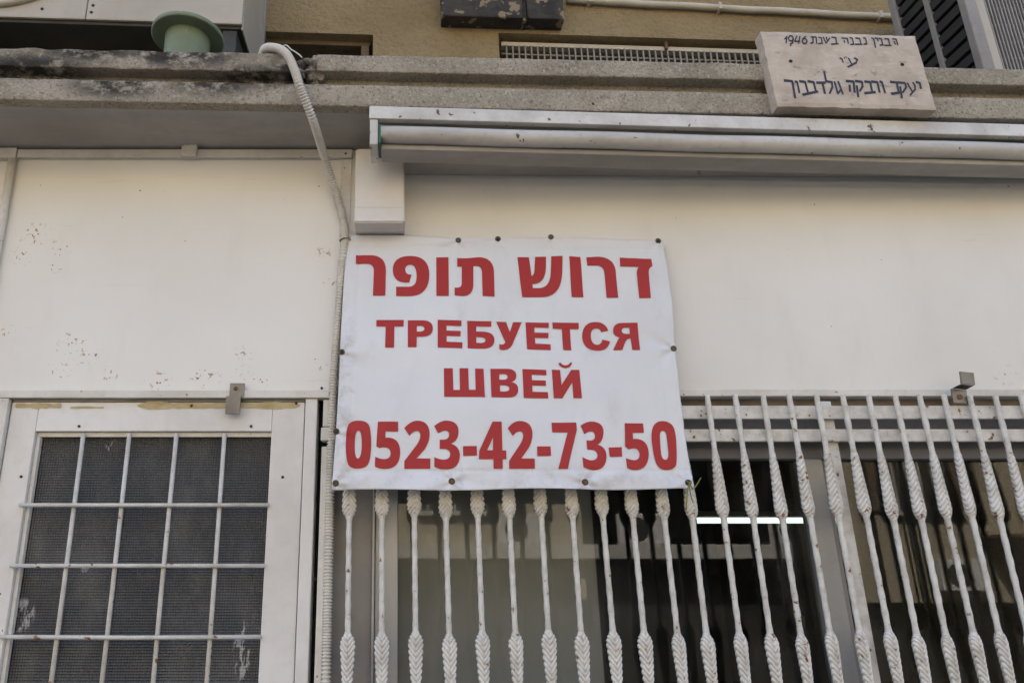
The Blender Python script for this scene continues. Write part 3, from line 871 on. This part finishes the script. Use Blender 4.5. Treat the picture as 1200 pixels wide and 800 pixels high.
# ------------------------------------------------------------------ security grille
gr = thing('security_grille', (0.7055, -.05, .9), 'white wrought iron window grille with leaf shaped collars on its bars', 'grille')
def grille():
    BY = -.052
    z_top = 2.0251
    z_neck = 1.6816; z_sh = 1.3846
    z_bot = .92
    gx0, gx1 = -0.1682, XR
    box('rail', gx0, gx1, -.038, -.022, 1.9591, 1.998, 'grille', gr, .003)
    box('rail', gx0, gx1, -.036, -.020, 1.894, 1.9297, 'grille', gr, .003)
    box('rail', gx0, gx1, -.036, -.020, .94, .975, 'grille', gr, .003)
    # one twisted bar, origin at the upper neck
    bm = bmesh.new()
    zz = z_top - z_neck; zb = z_bot - z_neck
    n = 150; rows = []
    for i in range(n + 1):
        z = zb + (zz - zb) * i / n
        a = z * 34
        row = []
        for k in range(8):
            t = 2 * math.pi * k / 8
            r = .0075 * (1.0 + (.09 if k % 2 == 0 else -.05))
            row.append(bm.verts.new((r * math.cos(t + a), r * math.sin(t + a), z)))
        rows.append(row)
    for A, B in zip(rows, rows[1:]):
        for k in range(8): bm.faces.new((A[k], A[(k + 1) % 8], B[(k + 1) % 8], B[k]))
    bm.faces.new(rows[0][::-1]); bm.faces.new(rows[-1])
    me = bpy.data.meshes.new('bar'); 
    bmesh.ops.recalc_face_normals(bm, faces=bm.faces)
    for f in bm.faces: f.smooth = True
    bm.to_mesh(me); bm.free(); me.materials.append(M['grille'])
    # one leaf collar: shoulder at z=0, long tip at z=L, ridges forming chevrons that point to the tip
    L = 1.8527 - z_neck
    bm = bmesh.new(); n = 140; S = 48; rows = []
    for i in range(n + 1):
        f = i / n; z = -.004 + (L + .004) * f
        zz_ = max(0, z)
        if zz_ < .028: w = .009 + (.0196 - .009) * math.sin(.5 * math.pi * zz_ / .028) ** .85
        else:
            q = (zz_ - .028) / (L - .028)
            w = .0196 + (.0096 - .0196) * (q ** 1.0)
        row = []
        for k in range(S):
            t = 2 * math.pi * k / S
            cx, cy = math.cos(t), math.sin(t)
            ph = (zz_ + 1.3 * abs(cx) * w) / .0142
            sw = ph - math.floor(ph)
            ridge = 1 - 1.6 * math.exp(-((sw - .5) / .2) ** 2)
            amp = .0027 * min(1, zz_ / .006) * min(1, (L - zz_) / .02)
            spine = .0016 * math.exp(-(cx / .13) ** 2) * min(1, (L - zz_) / .02)
            d = (ridge - .5) * amp - spine
            rx_, ry_ = w + d * .9, .0082 + (w - .0082) * .30 + d * 1.1
            row.append(bm.verts.new((rx_ * cx, ry_ * cy, z)))
        rows.append(row)
    for A, B in zip(rows, rows[1:]):
        for k in range(S): bm.faces.new((A[k], A[(k + 1) % S], B[(k + 1) % S], B[k]))
    bm.faces.new(rows[0][::-1]); bm.faces.new(rows[-1])
    bmesh.ops.recalc_face_normals(bm, faces=bm.faces)
    for f in bm.faces: f.smooth = True
    mc = bpy.data.meshes.new('leaf_collar'); bm.to_mesh(mc); bm.free(); mc.materials.append(M['grille'])
    xs_ = [-0.1431, -0.0528, 0.0364, 0.1232, 0.2112, 0.298, 0.386, 0.4716,
           0.5549, 0.6371, 0.7239, 0.8013, 0.887, 0.9679, 1.0489, 1.124,
           1.2026, 1.2788, 1.3516, 1.429, 1.5017, 1.571, 1.6449, 1.72, 1.795, 1.8701, 1.9452, 2.0203, 2.0954, 2.1705, 2.2456, 2.3206, 2.3957]
    rnd = random.Random(2)
    for i, x in enumerate(xs_):
        # bars lean very slightly, as hand-fitted ones do
        wm = Matrix.Translation((x, BY + rnd.uniform(-.002, .002), z_neck + rnd.uniform(-.003, .003))) @ Matrix.Rotation(-.007 + rnd.uniform(-.003, .003), 4, 'Y')
        b = link(bpy.data.objects.new('bar', me), gr, wm)
        dz = rnd.uniform(-.004, .004)
        for m in (Matrix.Translation((0, 0, dz)) @ Matrix.Rotation(.3 * x + rnd.uniform(-.15, .15), 4, 'Z'),
                  Matrix.Translation((0, 0, z_sh - z_neck + dz)) @ Matrix.Rotation(math.pi, 4, 'Y') @ Matrix.Rotation(-.3 * x + rnd.uniform(-.15, .15), 4, 'Z')):
            link(bpy.data.objects.new('leaf_collar', mc), b, wm @ m)
    xp = 1.2247
    box('flat_post', xp + .004, xp + .034, -.019, -.010, .95, z_top - .01, 'grille', gr, .002)
grille()
cb = thing('angle_bracket', (1.6264, -0.04, 2.0228), 'small bent metal angle bracket on the top rail of the grille', 'bracket')
def angle():
    p = (1.6181, -0.045, 2.0242)
    rot = Matrix.Translation(p) @ Matrix.Rotation(R(6), 4, 'Y')
    for nm, bxs in (('base_plate', (-.021, .021, -.003, .003, -.022, .020)), ('bent_tab', (-.018, .020, -.040, -.034, .026, .062))):
        bm = bmesh.new(); bbox(bm, *bxs, .001)
        for v in bm.verts: v.co = rot @ v.co
        finish(nm, bm, 'steel', cb)
    bm = bmesh.new()
    vs = [(-.020, -.003, .0205), (.0205, -.003, .0205), (.0205, -.034, .0255), (-.018, -.034, .0255)]
    f = bm.faces.new([bm.verts.new(rot @ Vector(v)) for v in vs]); bmesh.ops.solidify(bm, geom=[f], thickness=.004)
    finish('bend', bm, 'steel', cb)
    screw('screw', (p[0] - .001, p[1] - .004, p[2] - .003), .0075, cb, 'rust')
angle()

# ------------------------------------------------------------------ banner
BY0, BZ0, BK = (-0.016, 2.5426, 0.115)
ban = thing('vinyl_banner', ((0.3001, 1.75)[0], -.1, (0.3001, 1.75)[1]), 'white vinyl banner with red Hebrew and Cyrillic lettering and phone number', 'banner')
TLc, TRc, BRc, BLc = [Vector((p[0], p[1])) for p in ((-0.1682, 2.5488), (0.8225, 2.5332), (0.7901, 1.7535), (-0.1893, 1.75))]
GROM = [Vector(p) for p in ((0.1797, 2.5301), (0.3044, 2.5351), (0.4718, 2.5426), (0.807, 2.528), (-0.1736, 2.1521), (0.8003, 2.1635), (-0.1809, 1.9123), (-0.1775, 1.7685), (0.1378, 1.7736), (0.4985, 1.7708), (0.7803, 1.7703))]
def edge_dist(x, z):
    """distance to the left, right, top and bottom edges"""
    def dl(a, b):
        d = (b - a).normalized(); q = Vector((x, z)) - a
        return abs(d.x * q.y - d.y * q.x)
    return dl(TLc, BLc), dl(TRc, BRc), dl(TLc, TRc), dl(BLc, BRc)
def surf(x, z):
    y = BY0 + BK * (z - BZ0)
    q = Vector((x, 0, z))
    y += noise.noise(Vector((x * 2.1, 3, z * 1.6))) * .010
    y += noise.noise(Vector((x * 3 + z * 5, 8, z * 3 - x * 4))) * .006
    y += noise.noise(Vector((x * 3.5, 5, z * 13))) * .0030
    for x0, sl, am in ((.02, .25, .0022), (.47, -.18, .0028), (.66, .12, .0024), (.24, .05, .0016), (.58, .35, .0018)):
        e = (x - x0 - sl * (z - 2.1) - .02 * math.sin(z * 9 + x0 * 30)) / .014
        if abs(e) < 4: y -= am * math.exp(-e * e) * (.5 + .5 * math.sin(z * 7 + x0 * 40))
    for gq in GROM:
        d = (Vector((x, z)) - gq)
        r = d.length
        if r < .22:
            a = math.atan2(d.y, d.x)
            y += math.sin(a * 5 + gq.x * 9) * .0042 * math.exp(-r / .08) * min(1, r / .02)
    l, r, t, b = edge_dist(x, z)
    for d, o in ((l, .040), (r, .042), (b, .050), (t, .034)):
        y += .0016 * math.exp(-((d - o) / .0050) ** 2)
        if d < o: y -= .0007
    if b < .03: y += -.004 * (1 - b / .03) * math.sin(x * 17 + 1)
    return y
def banner():
    bm = bmesh.new()
    nx, nz = 230, 180
    rows = []
    for j in range(nz + 1):
        v = j / nz; row = []
        for i in range(nx + 1):
            u = i / nx
            p = (TLc * (1 - u) + TRc * u) * (1 - v) + (BLc * (1 - u) + BRc * u) * v
            # edges pull in between the eyelets
            sc = .0035
            p = p + Vector((0, 1)) * (sc * math.sin(u * 11 + .6) * (1 - v) ** 6) + Vector((0, 1)) * (.002 * math.sin(u * 14) * v ** 8)
            p = p + Vector((1, 0)) * (.0035 * math.sin(v * 7.5) * u ** 8 - .003 * math.sin(v * 6) * (1 - u) ** 8)
            row.append(bm.verts.new((p.x, surf(p.x, p.y), p.y)))
        rows.append(row)
    for A, B in zip(rows, rows[1:]):
        for i in range(nx): bm.faces.new((A[i], B[i], B[i + 1], A[i + 1]))
    o = finish('sheet', bm, 'vinyl', ban, True)
    s = o.modifiers.new('thickness', 'SOLIDIFY'); s.thickness = .0008; s.offset = 1 if False else -1
    for i, gq in enumerate(GROM):
        y = surf(gq.x, gq.y)
        e = lathe('eyelet', [(-.001, .0088), (.0015, .0090), (.0022, .0080), (.0016, .0048), (.0008, .0046)], (gq.x, y - .0005, gq.y), (0, -1, 0), 'brass', ban, 20)
        if i not in (0, 2, 5): screw('screw', (gq.x, y - .0018, gq.y), .0045, e, 'rust' if i in (7, 8, 9) else 'screw')
GLYPHS = [
    '-1405,24773 -963,24783 -479,24783c -467,24262 -480,23390 -857,23390 -841,24238 -849,24476c -1042,24476 -1397,24466',
    '-151,23372 209,23358 857,23336c 869,24097 879,24754c 299,24754 -256,24754c -254,24285 -252,23839c 149,23820 252,23816 324,24097 254,24106 129,24134c 129,24285 138,24447c 297,24447 481,24437c 477,24026 474,23676c 231,23676 -152,23686',
    '1097,24715 1475,24715 1447,23354 1070,23354',
    '1747,24686 2399,24701 2869,24696c 2864,24191 2841,23354 2476,23363 2491,24144 2503,24399c 2302,24399 2236,24399 2210,23769 2193,23354c 1849,23354 1624,23377 1632,23639 1714,23639 1850,23639c 1856,23816 1876,24380 1738,24380',
    '3612,24696 3969,24696 4010,24050 4103,24073c 4123,24333 4168,24715 4514,24734 4473,24333 4420,23778c 4019,23778 4021,23639 4194,23639 4557,23639c 4612,24191 4675,24744 5020,24744 4957,24144 4867,23326c 4252,23326 3679,23326',
    '5225,24734 5571,24706 5529,23317 5174,23326',
    '5755,24696 6126,24715 6648,24686c 6612,24144 6585,23308 6233,23308 6258,24097 6267,24399c 6050,24399 5748,24395',
    '6786,24677 7762,24629 7760,24380 7624,24304c 7610,24144 7556,23281 7212,23281 7249,24144 7267,24285c 7338,24347 6765,24371',
    '-739,22566 82,22558 74,22337 -199,22344 -207,21659 -470,21659 -458,22344 -736,22352',
    '201,22542 642,22542 949,22535c 944,22274 939,22007c 599,22003 464,22003 454,21671 198,21671|467,22352 532,22360 694,22360c 692,22270 691,22171c 530,22171 465,22171',
    '1094,22558 1805,22546 1792,22360 1353,22376 1349,22211 1772,22203 1759,22031 1344,22038 1339,21852 1810,21836 1796,21648 1075,21667',
    '1978,22535 2700,22527 2684,22344 2242,22360 2227,22191 2396,22191 2772,22183c 2758,21910 2733,21636c 2406,21636 1959,21648|2227,22007 2334,22007 2495,22000c 2490,21910 2486,21813c 2326,21821 2219,21829',
    '2845,22511 3137,22503 3229,22171 3346,22495 3606,22495 3283,21775 3201,21598c 3005,21590 2934,21590c 2887,21628 2895,21782 2962,21767 3051,21767c 3074,21852',
    '3717,22487 4409,22471 4395,22305 3968,22321 3963,22156 4375,22148 4361,21976 3957,21984 3958,21798 4405,21782 4396,21590 3699,21613',
    '4514,22479 5303,22471 5291,22270 5028,22270 5003,21590 4761,21590 4784,22270 4511,22277',
    '6157,22211 5952,22179 5922,22289c 5822,22297 5652,22289c 5632,22066 5616,21782c 5793,21775 5907,21775c 5954,21937 6180,21883 6091,21582c 5789,21582 5348,21598c 5372,22046 5422,22503c 5819,22503 6118,22495c',
    '7053,22471 7014,21590 6787,21590 6792,21961 6742,21961 6670,21953c 6598,21806 6501,21598 6235,21598 6395,21891 6442,21984c 6480,22003 6288,22046c 6302,22222 6339,22471c 6609,22471|6795,22313 6680,22313 6571,22305c 6560,22215 6556,22124c 6673,22117 6791,22117',
    '1242,21021 1501,21021 1497,20351 1683,20351 1697,21021 1948,21021 1938,20351 2132,20351 2151,21013 2394,21004 2385,20131 1229,20147',
    '2590,21004 3069,21004 3342,20996c 3329,20787 3319,20630c 3161,20597 3368,20556c 3355,20355 3332,20123c 3055,20123 2570,20131|2840,20837 2961,20841 3078,20837c 3073,20754 3068,20663c 2951,20663 2830,20663|2836,20490 2960,20490 3107,20482c 3102,20392 3096,20302c 2950,20302 2833,20302',
    '3519,20996 4211,20971 4205,20804 3777,20821 3772,20655 4169,20647 4163,20482 3768,20490 3762,20302 4202,20294 4202,20107 3497,20115',
    '4372,20979 4614,20971 4612,20506 4932,20971 5175,20979 5157,20107 4911,20107 4918,20581 4603,20107 4357,20115|4583,21189 4661,21189 4686,21113c 4784,21113 4882,21113c 4922,21198 4985,21198 4933,21029c 4776,21029 4609,21038c',
    '-1195,19444 -961,19444c -836,19171c -829,18759 -834,18354c -964,18094c -1198,18088 -1402,18088c -1512,18354c -1533,18744 -1535,19171c -1441,19444c|-1188,19147 -1098,19147c -1090,18759 -1087,18366c -1193,18366 -1275,18366c -1285,18744 -1289,19147c',
    '-651,19413 -81,19413 -81,19128 -433,19128 -437,18945 -401,18954c -327,18954 -24,18926c -24,18533 -35,18088c -438,18082 -599,18082c -719,18147 -712,18420 -587,18354c -470,18354 -288,18360c -289,18519 -302,18684c -458,18684 -532,18684c -597,18660 -686,18708',
    '90,19227 270,19444c 465,19444 804,19431c 798,19049 789,18835c 650,18624 429,18378 808,18372 803,18088 88,18088 88,18301 414,18729 540,18896c 536,19018 531,19147c 433,19147 334,19141c 232,19006',
    '928,19289 1111,19444c 1276,19444 1615,19431c 1605,19125 1590,18850c 1378,18787 1633,18714c 1624,18444 1591,18073c 1241,18064 1051,18064c 912,18147 917,18408 1072,18336c 1174,18336 1351,18342c 1355,18489 1353,18636c 1167,18636 1069,18636 1075,18896 1158,18896 1336,18896c 1340,19043 1331,19153c 1239,19153 1149,19147c 1037,19073',
    '1716,18714 2094,18714 2089,18444 1712,18438',
    '2565,19406 2820,19406 2797,18588 2903,18588 2895,18342 2789,18342 2780,18082 2529,18082 2537,18342 2137,18342 2159,18579|2557,18957 2376,18594 2538,18594',
    '2979,19215 3151,19431c 3346,19431 3685,19419c 3663,19049 3642,18835c 3515,18639 3308,18366 3671,18360 3656,18082 2955,18082 2969,18301 3286,18744 3398,18911c 3398,19003 3400,19125c 3311,19128 3206,19122c 3112,18994',
    '3762,18702 4135,18702 4124,18432 3747,18426',
    '4228,19388 4924,19394 4914,19171 4549,18070 4286,18070 4651,19104 4222,19104',
    '5028,19295 5206,19425c 5371,19425 5694,19413c 5667,19125 5628,18829c 5449,18762 5702,18699c 5676,18429 5618,18052c 5282,18047 5092,18047c 4981,18123 4985,18402 5120,18313c 5223,18313 5405,18319c 5421,18459 5426,18612c 5240,18612 5143,18612 5158,18878 5253,18872 5402,18878c 5410,19003 5412,19135c 5310,19135 5221,19135c 5123,19049',
    '5765,18684 6127,18696 6105,18426 5764,18420',
    '6286,19375 6811,19375 6798,19104 6487,19098 6477,18926 6507,18933c 6567,18933 6890,18908c 6865,18519 6790,18058c 6421,18052 6304,18052c 6202,18117 6207,18390 6340,18330c 6443,18330 6588,18336c 6604,18504 6607,18660c 6471,18660 6398,18660c 6326,18630 6227,18714',
    '7361,19444 7595,19444c 7717,19110c 7652,18654 7627,18414c 7531,18058c 7274,18058 7065,18064c 6971,18533c 6992,18957 7042,19437c|7337,19159 7426,19159c 7423,18896c 7412,18624 7399,18342c 7296,18342 7199,18342c 7206,18714c 7232,18972 7247,19159c',
]
def outline(txt):
    pts = []
    raw = [((float(a), float(b.rstrip('c'))), b.endswith('c')) for a, b in (t.split(',') for t in txt.split())]
    # insert implied on-curve points between successive off-curve ones
    q = []
    for i, (p, off) in enumerate(raw):
        q.append((p, off))
        nx_ = raw[(i + 1) % len(raw)]
        if off and nx_[1]: q.append((((p[0] + nx_[0][0]) / 2, (p[1] + nx_[0][1]) / 2), False))
    n = len(q); i = 0
    while i < n:
        p, off = q[i]
        if not off: pts.append(p)
        else:
            a, b = pts[-1], q[(i + 1) % n][0]
            for k in range(1, 9):
                t = k / 9
                pts.append(((1 - t) ** 2 * a[0] + 2 * t * (1 - t) * p[0] + t * t * b[0], (1 - t) ** 2 * a[1] + 2 * t * (1 - t) * p[1] + t * t * b[1]))
        i += 1
    return [(x / 1e4, z / 1e4) for x, z in pts]
def letters():
    for txt in GLYPHS:
        cu = bpy.data.curves.new('letter', 'CURVE'); cu.dimensions = '2D'; cu.fill_mode = 'BOTH'
        for con in txt.split('|'):
            pts = outline(con)
            sp_ = cu.splines.new('POLY'); sp_.points.add(len(pts) - 1)
            for k, (x, z) in enumerate(pts): sp_.points[k].co = (x, z, 0, 1)
            sp_.use_cyclic_u = True
        tmp = bpy.data.objects.new('letter_outline', cu)
        scene.collection.objects.link(tmp)
        dg = bpy.context.evaluated_depsgraph_get(); dg.update()
        me = bpy.data.meshes.new_from_object(tmp.evaluated_get(dg))
        bpy.data.objects.remove(tmp); bpy.data.curves.remove(cu)
        bm = bmesh.new(); bm.from_mesh(me); bpy.data.meshes.remove(me)
        bmesh.ops.remove_doubles(bm, verts=bm.verts, dist=1e-6)
        xs_ = [v.co.x for v in bm.verts]; zs_ = [v.co.y for v in bm.verts]
        st = .006
        for ax, lo, hi in ((0, min(xs_), max(xs_)), (1, min(zs_), max(zs_))):
            t = lo + st
            while t < hi:
                co = (t, 0, 0) if ax == 0 else (0, t, 0); no = (1, 0, 0) if ax == 0 else (0, 1, 0)
                bmesh.ops.bisect_plane(bm, geom=list(bm.verts) + list(bm.edges) + list(bm.faces), plane_co=co, plane_no=no)
                t += st
        for v in bm.verts:
            x, z = v.co.x, v.co.y
            v.co = Vector((x, surf(x, z) - .0016, z))
        finish('letter', bm, 'red', ban, True)
banner(); letters()
ts = thing('tie_string', (0.7779, 1.7638) + (0,), 'frayed yellow green string tied at the lower right banner eyelet', 'string')
def strings():
    e = GROM[10]; y = surf(e.x, e.y) - .008
    b = Vector((e.x, y, e.y))
    for nm, pts in (('strand', [(0, 0, 0), (-.008, -.004, -.02), (-.014, -.006, -.045), (-.018, -.002, -.075)]), ('strand', [(0, 0, 0), (.006, -.006, -.018), (.02, -.004, -.004), (.032, -.002, .012)]),
                    ('strand', [(0, 0, 0), (-.003, -.007, -.03), (.002, -.005, -.055)]), ('knot', [(-.006, .002, .004), (.0, -.004, -.004), (.006, 0, .003), (0, .003, -.005)])):
        tube(nm, catmull([b + Vector(p) for p in pts], .003), .0016, 'straw', ts, 6)
strings()

# ------------------------------------------------------------------ opposite side of the street (mirrored in the panes)
op = thing('opposite_building', (1, -12, 0), 'ochre rendered building on the opposite side of the street', 'building')
OY = -11.5
for x0, x1, z0 in ((-26, 3.35, 1.95), (3.35, 8.15, 4.3), (8.15, 26, .95)):
    box('wall', x0, x1, OY - .6, OY, z0, 8, 'opp', op, 0)
box('added_loggia_back', 3.0, 8.5, OY - 2.6, OY - 2.5, 1.0, 4.6, 'oppdark', op, 0)  # loggia added, with a dark back, to darken this stretch of the reflection
box('added_loggia_side', 3.25, 3.349, OY - 2.5, OY - .001, 1.0, 4.5, 'opp', op, 0)
box('added_loggia_side', 8.151, 8.25, OY - 2.5, OY - .001, 1.0, 4.5, 'opp', op, 0)
box('roof', -26, 26, OY - 6, OY + .2, 8.001, 8.2, 'oppband', op, 0)
box('ground_floor', -26, 26, OY - .6, OY - .35, -.4, .949, 'oppdark', op, 0)
box('ground_floor', -26, 8.14, OY - .6, OY - .36, .95, 1.699, 'oppdark', op, 0)
for x in (8.7, 11.9, 14.4):
    tube('downpipe', [(x, OY + .07, -.3), (x, OY + .07, 7.9)], .06, 'oppdark' if x < 12 else 'oppband', op, 10)
for x in (8.95, 10.55, 12.1, 13.7):
    box('shutter', x - .28, x + .28, OY + .001, OY + .06, 2.56, 4.1, 'wood', op, .01)
for k in range(5): tube('wall_cable', [(9.3 + k * .09, OY + .03, 1.0), (9.3 + k * .09, OY + .03, 3.6 + .3 * (k % 2))], .018, 'oppdark', op, 6)
box('notice_board', 12.3, 13.3, OY + .001, OY + .04, 1.25, 1.75, 'oppband', op, .01)
box('canopy', 10.6, 13.4, OY + .001, OY + .9, 2.05, 2.12, 'rust', op, .01)
box('string_course', -26, 8.14, OY - .6, OY + .25, 1.7, 1.95, 'oppband', op, .02)
box('string_course', -26, 26, OY - .6, OY + .12, 5.2, 5.4, 'oppband', op, .02)
for x in (-11.7, -8.6, -5.5, -2.4, 1.0, 9.75, 12.9, 16.0, 19.1):
    w = box('window', x - .6, x + .6, OY - .001, OY + .03, 2.55, 4.1, 'oppdark', op, 0)
    box('window_sill', x - .7, x + .7, OY + .0305, OY + .12, 2.47, 2.55, 'oppband', w, .01)
    for k in range(5): box('window_bar', x - .5 + k * .25 - .015, x - .5 + k * .25 + .015, OY + .05, OY + .08, 2.555, 4.1, 'oppband', w, 0)
for i, x in enumerate((-3.4, 2.2, 4.4, 7.2, 10.1)):
    zq = 1.95 if i < 4 else 1.15
    a = thing('air_conditioner', (x, OY + .2, zq), ('far left white air conditioner across the street', 'white air conditioner mirrored in the pane with the grey board', 'left white air conditioner below the added dark loggia across the street', 'right white air conditioner below the added dark loggia across the street', 'white air conditioner mirrored in the right window pane')[i], 'air conditioner', 'air conditioners across the street')
    box('casing', x - .42, x + .42, OY + .02, OY + .22, zq + .005, zq + .55, 'box', a, .02)
    lathe('fan', [(0, .21), (.01, .21), (.012, .19)], (x - .1, OY + .221, zq + .27), (0, 1, 0), 'acdark', a, 24)
